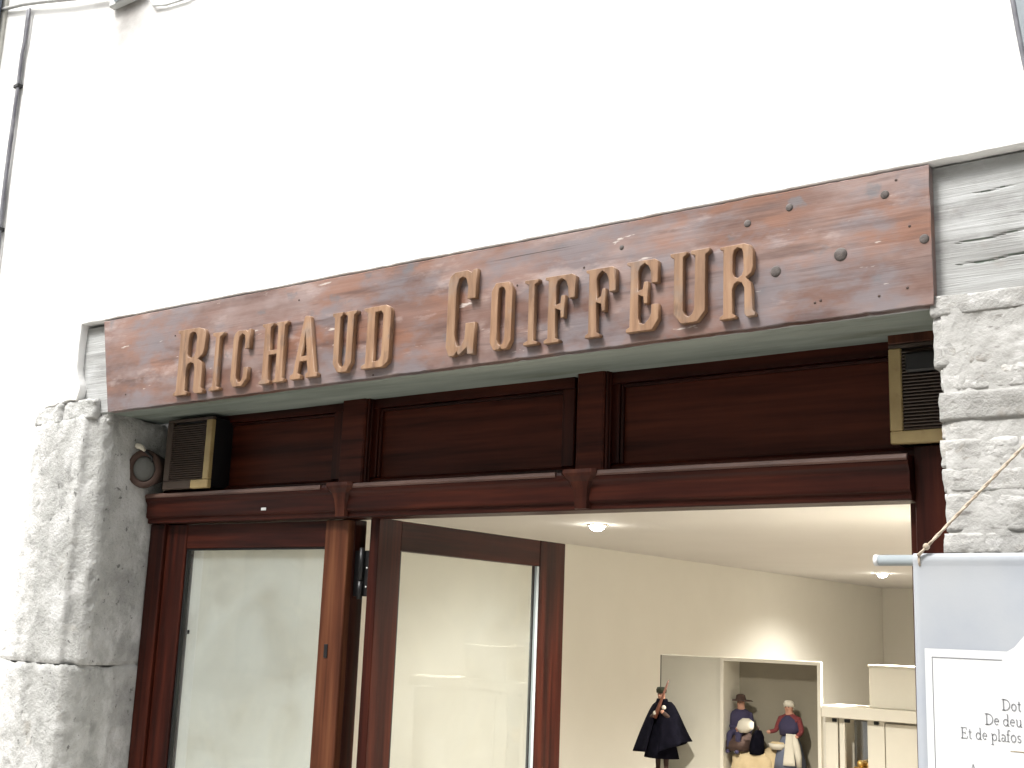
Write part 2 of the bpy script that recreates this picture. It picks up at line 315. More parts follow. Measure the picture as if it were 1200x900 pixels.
def rubble(name, x0, x1, y0, y1, z0, z1, m, parent, sd, amp=.006, cuts=4, rnd=.012):
    bm = bmesh.new(); bmesh.ops.create_cube(bm, size=1); bmesh.ops.subdivide_edges(bm, edges=bm.edges[:], cuts=cuts, use_grid_fill=True)
    c = Vector(((x0+x1)/2, (y0+y1)/2, (z0+z1)/2)); s = Vector((x1-x0, y1-y0, z1-z0))
    for q in bm.verts:
        h = q.co*2
        p = Vector((c.x+q.co.x*s.x, c.y+q.co.y*s.y, c.z+q.co.z*s.z))
        k = sorted((abs(h.x), abs(h.y), abs(h.z)))
        if k[1] > .99: p += (c-p).normalized()*rnd*(1.4 if k[0] > .99 else .8)
        n = Vector((h.x**5, h.y**5, h.z**5)).normalized() if h.length else Vector((0,0,1))
        p += n*(fr3(p.x, p.y, p.z, 11, sd)*amp*.8 + fr3(p.x, p.y, p.z, 40, sd)*amp*.6)
        q.co = p
    return from_bm(name, bm, m, parent, True)
for k, (a, b, c, d, dy) in enumerate([(-4.66,-4.44,2.462,2.549,.006),(-4.86,-4.665,2.455,2.540,.001),(-4.445,-4.385,2.45,2.498,.045)]):
    rubble('stone', a, b, 3.0+dy, 3.2, c, d, STONE_L, jl, 20+k*3, .012, 9, .004)
jr = bpy.data.objects.new('rubble_pier', None); COL.objects.link(jr); attach(jr, bld); jr['_w'] = (0,0,0)
jr.matrix_parent_inverse = Matrix.Translation(bld.location).inverted()
def mort_pt(s_, t_2):
    x, z = -.885+1.31*s_, 2.520*t_2
    return (x, 3.0140+fr3(x, 0, z, 7, 2)*.005+fr3(x, 0, z, 45, 2)*.003+(.05 if s_ == 0 else 0), z)
surf('mortar', 150, 260, mort_pt, MORTAR, jr)
zs = [2.524,2.468,2.333,2.272,2.196,2.152,2.078,2.017,1.92,1.866,1.79,1.70,1.62,1.53,1.42,1.3,1.16,1.0,.83,.65,.44,.22,0]
for i, (zt, zb) in enumerate(zip(zs, zs[1:])):
    x = -.900 if i in (0,1) else -.886+random.uniform(-.006,.006)
    while x < .42:
        wd = random.uniform(.14,.34)*(1.5 if i in (0,1) else 1)
        if .42-x-wd < .07: wd = .43-x
        rubble('stone', x, x+wd-.004, 3.0125+random.uniform(-.004,.006), 3.30 if x < -.85 else 3.09, zb+.002, zt-.002, STONE_R, jr, random.uniform(0,90), .005, 8 if x < -.5 else 3, .0025)
        x += wd

# ------------------------------------------------------------------ grey lintel timber
def dens(pts, step):
    out = []
    for a, b in zip(pts, pts[1:]):
        n = max(1, round(math.hypot(a[0]-b[0], a[1]-b[1])/step)); out += [(a[0]+(b[0]-a[0])*i/n, a[1]+(b[1]-a[1])*i/n) for i in range(n)]
    return out+[pts[-1]]
TP = dens([(3.34,2.880),(3.040,2.880),(3.036,2.877),(3.034,2.70),(3.036,2.496),(3.040,2.490),(3.34,2.490)], .0035)
def timber_pt(s, t):
    x = -4.605+5.03*s
    y, z = TP[round(t*(len(TP)-1))]
    if z < 2.6: z += (x+4.6)/5*.018 - .006
    d = nz3(x*.35, y*2, z*3, 6)*.0015 + nz3(x*.6, y*8, z*12, 4, 7)*.0009
    for (cx0, cx1, cz, k, dep) in ((-.87,-.60,2.655,.10,.010),(-.86,-.3,2.60,.07,.012),(-.70,.2,2.72,-.03,.009),(-.80,-.66,2.79,.05,.008),(-.5,.3,2.56,.02,.012)):
        if cx0 < x < cx1:
            zc = cz+(x-cx0)*k+nz3(x, 0, 0, 14)*.008; wd_ = .0042*min(1, (x-cx0)*12, (cx1-x)*12)+.0001
            if abs(z-zc) < wd_ and y < 3.06: d += dep*.55*(1-abs(z-zc)/wd_)
    if y < 3.06: y += d
    else: z += d*(1 if z < 2.6 else -1)
    return (x, y, z)
tm = surf('lintel_timber', 420, len(TP)-1, timber_pt, TIMBER, None, caps=True, smooth=False)
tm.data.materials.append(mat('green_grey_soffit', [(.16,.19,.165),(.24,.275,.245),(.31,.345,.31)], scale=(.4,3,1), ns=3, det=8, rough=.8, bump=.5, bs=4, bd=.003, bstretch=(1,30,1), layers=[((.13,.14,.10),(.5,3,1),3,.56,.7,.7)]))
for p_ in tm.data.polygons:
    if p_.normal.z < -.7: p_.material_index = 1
tag(tm, 'weathered grey timber lintel running behind the brown sign board', 'lintel')

# ------------------------------------------------------------------ brown sign board with letters
sg = thing('sign_board', 'long brown wooden sign board with raised letters RICHAUD COIFFEUR', 'sign', (-2.65, 3.015, 2.48))
CP = dens([(3.0335,2.86),(3.0025,2.86),(3.0005,2.858),(3.0,2.70),(3.0005,2.508),(3.0025,2.506),(3.0335,2.506),(3.0335,2.50601)], .012)[:-1]
def clad_pt(s, t):
    x = -4.426+3.535*s; y, z = CP[round(t*len(CP)) % len(CP)]
    k = (z-2.506)/.354
    zt, zb = 2.885-.007*s, 2.478+.021*s
    z = zb+(zt-zb)*k
    if s < .04: x += (1-k)*.095*(1-s/.04)
    e = nz3(x, 0, k*.5, 9)*.0014 + nz3(x, 0, k, 40)*.001
    if k < .1: z += e*1.6 + max(0, nz3(x, 0, 0, 22, 3)-.45)*.012
    if k > .9: z += e
    if y < 3.01: y += nz3(x*.4, 0, z*6, 5)*.0009
    if s > .99: x += nz3(0, y, z, 14)*.003
    return (x, y, z)
surf('board', 300, len(CP), clad_pt, CLAD, sg, closev=True, caps=True, smooth=False)
G = {}
G['R'] = [[(0,0),(0,.055),(.09,.085),(.09,.92),(0,.945),(0,1),(.72,1),(.9,.965),(.98,.88),(.98,.66),(.92,.57),(.80,.525),(.91,.47),(.95,.38),(.95,.10),(1.04,.06),(1.04,0),(.76,0),(.68,.05),(.67,.39),(.62,.455),(.53,.475),(.45,.455),(.41,.39),(.41,.085),(.50,.055),(.50,0)],
          [(.41,.62),(.41,.85),(.45,.905),(.53,.925),(.61,.905),(.66,.85),(.66,.64),(.61,.575),(.53,.555),(.45,.575)]]
G['I'] = [[(0,0),(0,.06),(.27,.09),(.27,.90),(0,.935),(0,1),(1,1),(1,.935),(.73,.90),(.73,.09),(1,.06),(1,0)]]
G['C'] = [[(.20,0),(.70,0),(1,.13),(1,.35),(.73,.35),(.69,.17),(.60,.105),(.48,.105),(.37,.17),(.35,.22),(.35,.80),(.39,.88),(.50,.915),(.62,.88),(.69,.80),(.69,.64),(1,.64),(1,1),(.86,1),(.81,.965),(.68,1),(.22,1),(.06,.95),(0,.87),(0,.12)]]
G['K'] = [[(.12,0),(.34,0),(.40,.04),(.46,0),(.58,.02),(.72,.07),(.74,0),(1,0),(1,.38),(.66,.38),(.64,.20),(.55,.13),(.43,.13),(.36,.20),(.34,.26),(.34,.80),(.40,.89),(.50,.915),(.60,.89),(.67,.80),(.67,.64),(1,.64),(1,1),(.86,1),(.80,.965),(.66,1),(.22,1),(.06,.95),(0,.87),(0,.12)]]
G['H'] = [[(0,0),(0,.06),(.1,.09),(.1,.91),(0,.94),(0,1),(.46,1),(.46,.94),(.37,.91),(.37,.56),(.62,.56),(.62,.91),(.54,.94),(.54,1),(1,1),(1,.94),(.9,.91),(.9,.09),(1,.06),(1,0),(.54,0),(.54,.06),(.62,.09),(.62,.46),(.37,.46),(.37,.09),(.46,.06),(.46,0)]]
G['A'] = [[(0,0),(0,.08),(.11,.11),(.38,.97),(.43,1),(.58,1),(.63,.97),(.90,.11),(1,.08),(1,0),(.54,0),(.54,.08),(.62,.11),(.57,.27),(.34,.27),(.30,.11),(.41,.08),(.41,0)], [(.375,.37),(.54,.37),(.465,.68)]]
G['U'] = [[(0,1),(0,.935),(.1,.905),(.1,.15),(.30,0),(.70,0),(.90,.15),(.90,.905),(1,.935),(1,1),(.5,1),(.5,.935),(.60,.905),(.60,.19),(.56,.13),(.49,.11),(.42,.13),(.37,.19),(.37,.905),(.45,.935),(.45,1)]]
G['D'] = [[(0,0),(0,.07),(.13,.10),(.13,.90),(0,.94),(0,1),(.80,1),(.95,.955),(1,.88),(1,.13),(.95,.065),(.78,0)], [(.44,.13),(.44,.89),(.62,.89),(.69,.84),(.69,.19),(.62,.13)]]
G['O'] = [[(.20,0),(.44,0),(.50,.03),(.56,0),(.80,0),(1,.13),(1,.88),(.80,1),(.20,1),(0,.88),(0,.13)], [(.37,.17),(.37,.84),(.42,.895),(.5,.915),(.58,.895),(.63,.84),(.63,.17),(.58,.11),(.5,.09),(.42,.11)]]
G['F'] = [[(0,0),(0,.06),(.11,.09),(.11,.92),(0,.945),(0,1),(.86,1),(1,.95),(1,.62),(.74,.62),(.72,.80),(.66,.885),(.55,.925),(.45,.90),(.40,.84),(.40,.575),(.50,.590),(.52,.70),(.68,.70),(.68,.35),(.52,.35),(.50,.465),(.40,.485),(.40,.09),(.53,.06),(.53,0)]]
G['E'] = [[(0,0),(0,.06),(.11,.09),(.11,.92),(0,.945),(0,1),(.86,1),(.98,.95),(.98,.64),(.74,.64),(.72,.81),(.66,.885),(.55,.925),(.45,.90),(.40,.84),(.40,.585),(.50,.600),(.52,.70),(.68,.70),(.68,.37),(.52,.37),(.50,.475),(.40,.495),(.40,.20),(.44,.13),(.56,.11),(.68,.17),(.73,.24),(.74,.37),(1,.37),(1,.15),(.80,0)]]
LET = zip('RICHAUDKOIFFEUR', [(-3.888,-3.708,2.503,2.778),(-3.672,-3.606,2.506,2.743),(-3.549,-3.450,2.509,2.736),(-3.388,-3.248,2.506,2.744),(-3.221,-3.074,2.509,2.749),(-3.019,-2.895,2.513,2.740),(-2.865,-2.732,2.514,2.740),(-2.485,-2.361,2.519,2.813),(-2.302,-2.211,2.520,2.750),(-2.168,-2.108,2.522,2.742),(-2.089,-1.970,2.520,2.741),(-1.937,-1.823,2.520,2.742),(-1.791,-1.676,2.521,2.744),(-1.644,-1.511,2.527,2.748),(-1.483,-1.373,2.523,2.744)])
for ch, (x0, x1, z0, z1) in LET:
    tl = random.uniform(-.008,.008)
    L2 = [[(x0+(x1-x0)*a+tl*(z1-z0)*(b-.5)+random.uniform(-.0012,.0012), z0+(z1-z0)*b+random.uniform(-.0012,.0012)) for a, b in lp] for lp in G[ch]]
    fill_poly('letter', L2, 2.980, 3.0005, LETTER, sg, bev=.0016, thin=.003)
def dome(name, x, y, z, rr, m, parent, flat=.5):
    bm = bmesh.new(); bmesh.ops.create_uvsphere(bm, u_segments=12, v_segments=8, radius=rr)
    for q in bm.verts: q.co = Vector((x+q.co.x, y+q.co.y*flat, z+q.co.z))
    return from_bm(name, bm, m, parent, True)
for x, z, rr in ((-1.404,2.805,.011),(-1.277,2.830,.011),(-1.008,2.817,.012),(-1.132,2.670,.019),(-1.319,2.650,.016),(-.908,2.677,.013),(-1.82,2.80,.008)):
    dome('bolt_head', x, 3.0, z, rr, IRON, sg, .30)
for x, z in ((-.977,2.852),(-.945,2.718),(-1.030,2.540),(-.955,2.552),(-1.206,2.545),(-1.19,2.549),(-3.93,2.765),(-2.03,2.527),(-1.955,2.757),(-4.22,2.545),(-2.82,2.496),(-2.21,2.735),(-3.22,2.82)):
    dome('nail_head', x, 3.0, z, .004, NAIL, sg, .4)

# ------------------------------------------------------------------ shopfront joinery
sf = thing('shopfront', 'dark red brown wooden shopfront frame with panelled header', 'shopfront', (-2.7, 3.3, 0))
box('header_back', -4.36, -.84, 3.365, 3.40, 2.12, 2.88, WPAN, sf, bev=0)
PX = [(-4.33,-3.27),(-3.13,-2.19),(-2.06,-.93)]
for a, b in PX:
    box('panel', a+.03, b-.03, 3.347, 3.3655, 2.185, 2.475, WPAN, sf, bev=.008)
    for (p, q, c, d) in ((a,b,2.455,2.52),(a,b,2.150,2.190)):
        prism_x('panel_rail', [(3.366,c),(3.322,c),(3.322,d-.012 if c < 2.3 else d),(3.338,d) if c < 2.3 else (3.322,d-.001),(3.366,d)], p, q, WX, sf)
    box('panel_stile', a, a+.045, 3.326, 3.366, 2.188, 2.457, WZ, sf); box('panel_stile', b-.05, b, 3.326, 3.366, 2.188, 2.457, WZ, sf)
    box('panel_bead', a+.046, a+.056, 3.334, 3.366, 2.19, 2.455, WZ, sf); box('panel_bead', a+.057, b-.051, 3.334, 3.366, 2.443, 2.4545, WX, sf)
for a, b in ((-3.284,-3.116),(-2.202,-2.050)):
    box('pilaster', a+.045, b, 3.285, 3.364, 2.158, 2.56, WPAN, sf, bev=.006)
    box('pilaster_bead', b+.0005, b+.010, 3.295, 3.305, 2.16, 2.56, WZ, sf); box('pilaster_bead', b+.0005, b+.010, 3.312, 3.325, 2.16, 2.56, WZ, sf)
    bm = bmesh.new(); R = []
    for zz, hw, yy in ((2.1625,.066,3.226),(2.150,.068,3.224),(2.140,.062,3.228),(2.124,.044,3.238),(2.10,.034,3.244),(2.07,.030,3.248),(2.036,.028,3.250)):
        m_ = (a+b)/2+.018; R.append([bm.verts.new(c) for c in ((m_-hw,3.27,zz),(m_-hw,yy+.012,zz),(m_-hw*.8,yy,zz),(m_+hw*.8,yy,zz),(m_+hw,yy+.012,zz),(m_+hw,3.27,zz))])
    for A, B in zip(R, R[1:]):
        for k in range(6): bm.faces.new((A[k], A[(k+1)%6], B[(k+1)%6], B[k]))
    bm.faces.new(R[0]); bm.faces.new(R[-1]); from_bm('corbel', bm, WMID2, sf)
prism_x('transom', [(3.37,2.033),(3.272,2.033),(3.268,2.037),(3.268,2.052),(3.258,2.058),(3.256,2.064),(3.256,2.112),(3.252,2.120),(3.246,2.128),(3.243,2.137),(3.243,2.146),(3.246,2.156),(3.37,2.157)], -4.345, -1.046, WX, sf)
for a, b in ((-4.343,-3.285),(-3.115,-2.203),(-2.049,-1.048)): prism_x('transom_lip', [(3.250,2.1405),(3.2405,2.1405),(3.2385,2.146),(3.2405,2.1565),(3.250,2.1595)], a, b, LIP_LIGHT, sf)
box('post', -4.352, -4.255, 3.29, 3.40, .02, 2.032, WZ, sf)
box('post', -3.252, -3.1775, 3.335, 3.40, .02, 2.032, WZ, sf)
box('post', -1.044, -.87, 3.29, 3.40, .02, 2.185, WZ, sf)
box('door_stop', -1.066, -1.0445, 3.315, 3.345, .02, 2.030, WZ, sf)
box('header_stile', -1.0, -.86, 3.31, 3.366, 2.187, 2.56, WZ, sf)

def leaf(name, label, mapf, x0, x1, sl_, sr_, top, gt, mats, ang=None):
    pass
# closed leaf on the left
dl = thing('door_leaf', 'closed glazed door leaf with orange brown stile beside the left stone jamb', 'door', (-3.7, 3.32, .03))
box('stile', -4.2545, -4.123, 3.305, 3.355, .03, 2.029, WZ, dl); box('stile', -3.300, -3.1775, 3.300, 3.334, .03, 2.029, WLIGHT, dl)
box('rail', -4.122, -3.301, 3.307, 3.353, 1.927, 2.028, WX, dl); box('rail', -4.122, -3.301, 3.307, 3.353, .03, .42, WX, dl)
box('glazing_bead', -4.1225, -4.114, 3.312, 3.33, .42, 1.927, BLACK, dl, .001); box('glazing_bead', -4.113, -3.302, 3.312, 3.33, 1.920, 1.9265, BLACK, dl, .001)
box('glass', -4.1225, -3.301, 3.335, 3.341, .42, 1.927, GLASS, dl, 0)
k = box('lock_plate', -3.264, -3.246, 3.297, 3.3005, 1.515, 1.565, BLACK, dl, .001)
# open leaf, swung inward square to the street
do = thing('door_leaf', 'glazed door leaf swung inward on black hinges', 'door', (-3.07, 3.33, .03))
X0, X1 = -3.096, -3.050
box('stile', X0, X1, 3.33, 3.459, .03, 2.036, WZ, do); box('stile', X0, X1, 4.390, 4.589, .03, 2.036, WZ, do)
box('rail', X0+.002, X1-.002, 3.4595, 4.3895, 1.922, 2.0355, WY, do); box('rail', X0+.002, X1-.002, 3.4595, 4.3895, .03, .42, WY, do)
box('glass', X0+.018, X0+.024, 3.459, 4.390, .42, 1.922, GLASS_IN, do, 0)
box('glazing_bead', X1-.016, X1-.004, 4.372, 4.3898, .42, 1.921, GREYROD, do, .001); box('glazing_bead', X1-.016, X1-.004, 3.4592, 3.468, .42, 1.921, BLACK, do, .001)
for zc in (1.83, .45):
    h = bpy.data.objects.new('hinge', None); COL.objects.link(h); h['_w'] = (0,0,0); attach(h, do); h.matrix_parent_inverse = Matrix.Translation(do.location).inverted()
    box('hinge_plate', -3.177, -3.0965, 3.342, 3.350, zc-.085, zc+.085, BLACK, h, .001)
    tube('hinge_pin', [(-3.135,3.336,zc-.095),(-3.135,3.336,zc-.03)], .011, BLACK, h); tube('hinge_pin', [(-3.135,3.336,zc-.025),(-3.135,3.336,zc+.095)], .011, BLACK, h)
    for dz in (-.05,.02): dome('screw', -3.11, 3.340, zc+dz, .004, PALE, h)

box('sticker', -4.098, -4.086, 3.3325, 3.3348, 1.575, 1.592, BLACK, dl, .0005)
box('flaked_paint', -3.62, -3.592, 3.2535, 3.2565, 2.070, 2.081, PALE, sf, .001)
# ------------------------------------------------------------------ louvred boxes at both header ends
def louvre(label, x0, x1, y, z0, z1, left):
    t = thing('ventilation_grille', label, 'grille', ((x0+x1)/2, y+.05, z0))
    fw = .036
    box('housing', x0+.004, x1-.004, y+.018, 3.346, z0+.004, z1-.004, BLACK, t, .004)
    xm = x0+.62*(x1-x0) if left else x0
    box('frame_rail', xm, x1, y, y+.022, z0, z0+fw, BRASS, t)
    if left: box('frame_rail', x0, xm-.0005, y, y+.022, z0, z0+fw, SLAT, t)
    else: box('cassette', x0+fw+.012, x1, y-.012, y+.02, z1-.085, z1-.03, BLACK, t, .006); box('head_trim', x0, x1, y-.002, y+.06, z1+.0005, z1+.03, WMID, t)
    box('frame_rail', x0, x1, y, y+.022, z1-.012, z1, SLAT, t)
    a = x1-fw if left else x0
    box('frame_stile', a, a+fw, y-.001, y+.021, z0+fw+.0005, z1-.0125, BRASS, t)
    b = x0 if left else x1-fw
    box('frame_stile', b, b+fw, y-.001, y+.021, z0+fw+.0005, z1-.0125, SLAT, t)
    zz = z0+fw+.008; sx0, sx1 = x0+fw+.0005, x1-fw-.0005; me = None
    while zz < z1-.02:
        if me is None:
            bm = bmesh.new(); bm_box(bm, sx0, sx1, -.008, .008, -.0018, .0018)
            bmesh.ops.rotate(bm, verts=bm.verts[:], cent=(0,0,0), matrix=Matrix.Rotation(rad(38), 3, 'X'))
            me = bpy.data.meshes.new('slat'); bm.to_mesh(me); bm.free(); me.materials.append(SLAT)
        o = bpy.data.objects.new('slat', me); COL.objects.link(o); attach(o, t); o.location = (0, y+.009, zz); zz += .0095
    return t
louvre('louvred vent with yellowed frame beside the left stone jamb', -4.215, -3.925, 3.225, 2.170, 2.47, True)
louvre('louvred vent with yellowed frame beside the rubble pier', -1.096, -.868, 3.255, 2.187, 2.47, False)
rf = thing('round_fitting', 'small round grey wall fitting with dark rim in the doorway corner', 'fitting', (-4.30, 3.19, 2.26))
def disc(name, c, ax, prof, m, parent, n=24):
    ax = Vector(ax).normalized(); a = ax.cross(Vector((0,0,1))).normalized(); b = ax.cross(a); bm = bmesh.new(); R = []
    for d, q in prof: R.append([bm.verts.new(Vector(c)+ax*d+(a*math.cos(2*math.pi*k/n)+b*math.sin(2*math.pi*k/n))*q) for k in range(n)])
    for A, B in zip(R, R[1:]):
        for k in range(n): bm.faces.new((A[k], A[(k+1)%n], B[(k+1)%n], B[k]))
    bm.faces.new(R[0]); bm.faces.new(R[-1]); return from_bm(name, bm, m, parent, True)
AX = (.35,-.93,-.1)
disc('housing', (-4.315,3.20,2.262), AX, [(-.10,.06),(-.02,.078),(.0,.084),(.008,.080),(.008,.058),(-.004,.054)], BROWNC, rf)
disc('cap', (-4.315,3.20,2.262), AX, [(-.003,.0555),(.006,.050),(.012,.036),(.014,.010)], plain('dull_cap', (.075,.075,.068), .8, bump=.4, bs=60), rf)
tube('bracket', [(-4.365,3.19,2.365),(-4.33,3.17,2.358),(-4.30,3.165,2.350),(-4.285,3.172,2.335)], [.012,.013,.011,.006], WHITEC, rf)
tube('lead', [(-4.285,3.175,2.335),(-4.27,3.20,2.31),(-4.28,3.215,2.285)], .006, BLACK, rf)

# ------------------------------------------------------------------ interior lamps
def downlight(x, y, label, e):
    t = thing('downlight', label, 'light', (x, y, 2.245), 'recessed ceiling spots')
    disc('bezel', (x,y,2.25), (0,0,-1) if False else (0.0001,0,-1), [(0,.062),(.006,.060),(.007,.045),(.002,.044)], WHITE, t)
    disc('lens', (x,y,2.25), (0.0001,0,-1), [(.0,.043),(.014,.042),(.026,.034),(.034,.020),(.037,.004)], LAMP, t)
    l = bpy.data.lights.new('spot', 'SPOT'); l.energy = e; l.color = (1,.955,.87); l.spot_size = rad(150); l.spot_blend = 1; l.shadow_soft_size = .04
    o = bpy.data.objects.new('spot_light', l); COL.objects.link(o); attach(o, t); o.location = (x, y, 2.195)
downlight(-3.68, 5.86, 'lit recessed spot in the ceiling above the open door', 24)
downlight(-3.68, 10.63, 'lit recessed spot deep in the shop near the back wall', 105)
for y, lb in ((5.86,'added unseen fill spot over the shelf unit, hidden behind the pier'),(8.2,'added unseen fill spot halfway down the right wall of the shop'),(10.63,'added unseen fill spot at the far end of the right wall of the shop')):
    downlight(-1.7, y, lb, 180)  # unseen spots added on the right side to brighten the shop

downlight(-2.3, 4.1, 'added unseen fill spot just inside, hidden above the shopfront transom', 140)  # unseen, added to light the wall behind the left pane
# ------------------------------------------------------------------ display furniture
cb = thing('display_cabinet', 'white display cabinet with a taupe niche facing the street', 'cabinet', (-2.7, 5.75, .02))
box('side_panel', -3.108, -2.768, 5.60, 5.64, .02, 1.546, plain('cream_panel', (.58,.555,.47), .6, bump=.03), cb, .002)
box('shadow_gap', -3.116, -3.1085, 5.606, 5.634, .02, 1.544, BLACK, cb, 0)  # solid black strip standing for the shade beside the panel
box('niche_back', -2.766, -2.335, 5.775, 5.80, .02, 1.53, NICHE, cb, 0)
box('frame', -2.7675, -2.750, 5.59, 5.80, .02, 1.5475, WHITE, cb, .001); box('frame', -2.262, -2.244, 5.59, 5.615, .02, 1.5475, WHITE, cb, .001)
bm = bmesh.new(); q = [(-2.2625,5.6155),(-2.250,5.6155),(-2.325,5.80),(-2.3375,5.80)]; A = [bm.verts.new((x,y,.02)) for x, y in q]; B = [bm.verts.new((x,y,1.5295)) for x, y in q]
for k in range(4): bm.faces.new((A[k],A[(k+1)%4],B[(k+1)%4],B[k]))
bm.faces.new(A); bm.faces.new(B); from_bm('niche_side', bm, NICHE, cb)
box('frame', -2.7495, -2.2625, 5.59, 5.63, 1.530, 1.547, WHITE, cb, .001)
box('niche_top', -2.7495, -2.33, 5.631, 5.80, 1.531, 1.545, WHITE, cb, .001)
box('niche_floor', -2.749, -2.34, 5.60, 5.775, .90, .93, WHITE, cb, .001)
box('front_panel', -2.749, -2.263, 5.61, 5.63, .02, .899, WHITE, cb, .001)
vt = thing('shelf_unit', 'white shelf unit with a thick top board beside the niche cabinet', 'shelf', (-1.85, 5.8, .02))
box('top_board', -2.238, -1.35, 5.575, 5.80, 1.296, 1.350, WHITE, vt, .003)
box('back', -2.236, -1.36, 5.775, 5.80, .02, 1.295, WHITE, vt, 0)
for x, w_ in ((-2.236,.060),(-2.168,.026),(-2.034,.080)): box('upright', x, x+w_, 5.62, 5.64, .02, 1.295, WHITE, vt, .002)
box('door_panel', -1.95, -1.37, 5.62, 5.64, .02, 1.285, WHITE, vt, .002)
box('mirror', -2.140, -2.052, 5.74, 5.75, .8, 1.28, mat('mirror', [(.4,.42,.45),(.5,.52,.55)], rough=.12, bump=0, metal=1), vt, .001)
box('shelf', -2.21, -1.96, 5.66, 5.774, 1.00, 1.02, WHITE, vt, .002)
for x in (-2.20,-2.14,-2.0): box('clip', x, x+.022, 5.612, 5.63, 1.276, 1.292, BLACK, vt, .001)
sb = thing('storage_box', 'plain white box standing on the shelf unit', 'box', (-1.85, 5.75, 1.35))
box('carton', -2.024, -1.72, 5.63, 5.79, 1.351, 1.535, WHITE, sb, .003); box('lid', -2.028, -1.716, 5.626, 5.794, 1.5355, 1.546, WHITE, sb, .002)
cn = loft('orange_cone', [(-2.21,5.70,1.021,.045,.045),(-2.21,5.70,1.06,.042,.042),(-2.205,5.70,1.11,.022,.022),(-2.205,5.70,1.13,.006,.006)], ORANGE)
tag(cn, 'orange glazed cone ornament under the shelf board', 'ornament')
gb = thing('gilded_basket', 'small gilded basket of trinkets under the shelf board', 'basket', (-2.07, 5.70, 1.02))
loft('bowl', [(-2.07,5.70,1.021,.04,.035),(-2.07,5.70,1.05,.055,.045),(-2.07,5.70,1.075,.06,.05)], GOLD, gb, wob=.05)
for k in range(9): dome('trinket', -2.07+random.uniform(-.045,.045), 5.70+random.uniform(-.03,.03), 1.082+random.uniform(-.006,.014), random.uniform(.010,.018), GOLD, gb, 1)
pl = box('plinth', -3.17, -2.88, 5.36, 5.598, .02, .972, WHITE, None, .004); tag(pl, 'white plinth under the caped figurine', 'plinth')

# ------------------------------------------------------------------ figurines
def skin_body(name, verts, edges, radii, parent, cloth, flesh_idx):
    me = bpy.data.meshes.new(name); me.from_pydata(verts, edges, [])
    o = bpy.data.objects.new('tmp', me); COL.objects.link(o)
    o.modifiers.new('s', 'SKIN'); ss = o.modifiers.new('d', 'SUBSURF'); ss.levels = 2
    for i, q in enumerate(me.skin_vertices[0].data): q.radius = (radii[i],)*2; q.use_root = (i == 0)
    dg = bpy.context.evaluated_depsgraph_get(); m2 = bpy.data.meshes.new_from_object(o.evaluated_get(dg)); bpy.data.objects.remove(o)
    m2.name = name; m2.materials.clear(); m2.materials.append(cloth); m2.materials.append(FLESH)
    pts = [Vector(verts[i]) for i in flesh_idx]
    for p in m2.polygons:
        p.use_smooth = True
        if any((p.center-q).length < radii[i]*1.7 for q, i in zip(pts, flesh_idx)): p.material_index = 1
    return link(name, m2, None, parent)
def figure(t, x, y, z, H, hands, knees=None, seat=False, cloth=BROWNC, lean=0):
    s = H/1.75
    def p(a, b, c): return (x+a*s, y+b*s, z+c*s)
    hip = .95 if not seat else .48
    up = hip-.95
    V = [p(0,0,hip),p(lean*.3,0,1.2+up),p(lean,-.02,1.42+up),p(lean,-.03,1.52+up),p(lean,-.06,1.64+up),p(lean,-.06,1.72+up)]
    Rr = [.15,.15,.13,.06,.095,.085]
    E_ = [(0,1),(1,2),(2,3),(3,4),(4,5)]
    for sx, h in ((-1,hands[0]),(1,hands[1])):
        n = len(V); el = h[1]
        V += [p(sx*.19+lean,-.01,1.40+up), p(*el), p(*h[0])]; Rr += [.07,.055,.045]; E_ += [(2,n),(n,n+1),(n+1,n+2)]
    fl = [4,5,8,11]
    for sx in (-1,1):
        n = len(V)
        if seat: V += [p(sx*.1,-.38,hip), p(sx*.1,-.40,.08), p(sx*.1,-.52,.04)]
        else: V += [p(sx*.1,0,.5), p(sx*.1,.01,.08), p(sx*.1,-.13,.04)]
        Rr += [.075,.05,.05]; E_ += [(0,n),(n,n+1),(n+1,n+2)]
    body = skin_body('body', V, E_, [q*s for q in Rr], t, cloth, fl)
    hc = Vector(V[4])
    dome('nose', hc.x, hc.y-.10*s, hc.z+.0*s, .018*s, FLESH, t, 1.2)
    for sx in (-1,1): dome('eye', hc.x+sx*.035*s, hc.y-.09*s, hc.z+.035*s, .012*s, BLACK, t, .6)
    return V, s
# caped man with a long gun, on the plinth
f1 = thing('figurine', 'figurine in a wide black cape and cap holding a long gun upright', 'figurine', (-3.03, 5.47, .972))
fx, fy, fz = -3.025, 5.47, .972
V, s = figure(f1, fx, fy, fz, .40, (((.02,-.30,1.28),(-.20,-.16,1.16)),((.12,-.30,1.34),(.26,-.16,1.18))), cloth=BROWNC)
H_ = V[5]
loft('cap', [(H_[0],H_[1],H_[2]-.006,.0245,.0245),(H_[0],H_[1],H_[2]+.010,.027,.026),(H_[0],H_[1],H_[2]+.022,.022,.022),(H_[0],H_[1],H_[2]+.024,.009,.009)], OLIVE, f1)
def cape_pt(a, t):
    ang = -math.pi/2+.16+(2*math.pi-.32)*a                       # open at the front
    z = fz+.345-.235*t+(.055*math.cos(ang-.15)*t*t)*(1 if math.cos(ang) > 0 else .15)
    wx = .040+.094*t**.62; wy = .036+.055*t
    wv = 1+.07*math.sin(ang*7)*t
    return (fx+.004+math.cos(ang)*wx*wv+(.012 if math.cos(ang) > 0 else -.010)*t, fy+.004+math.sin(ang)*wy*wv-.03*t*(1 if math.sin(ang) < 0 else 0), z)
c = surf('cape', 48, 14, cape_pt, NAVY, f1); md = c.modifiers.new('t', 'SOLIDIFY'); md.thickness = .003
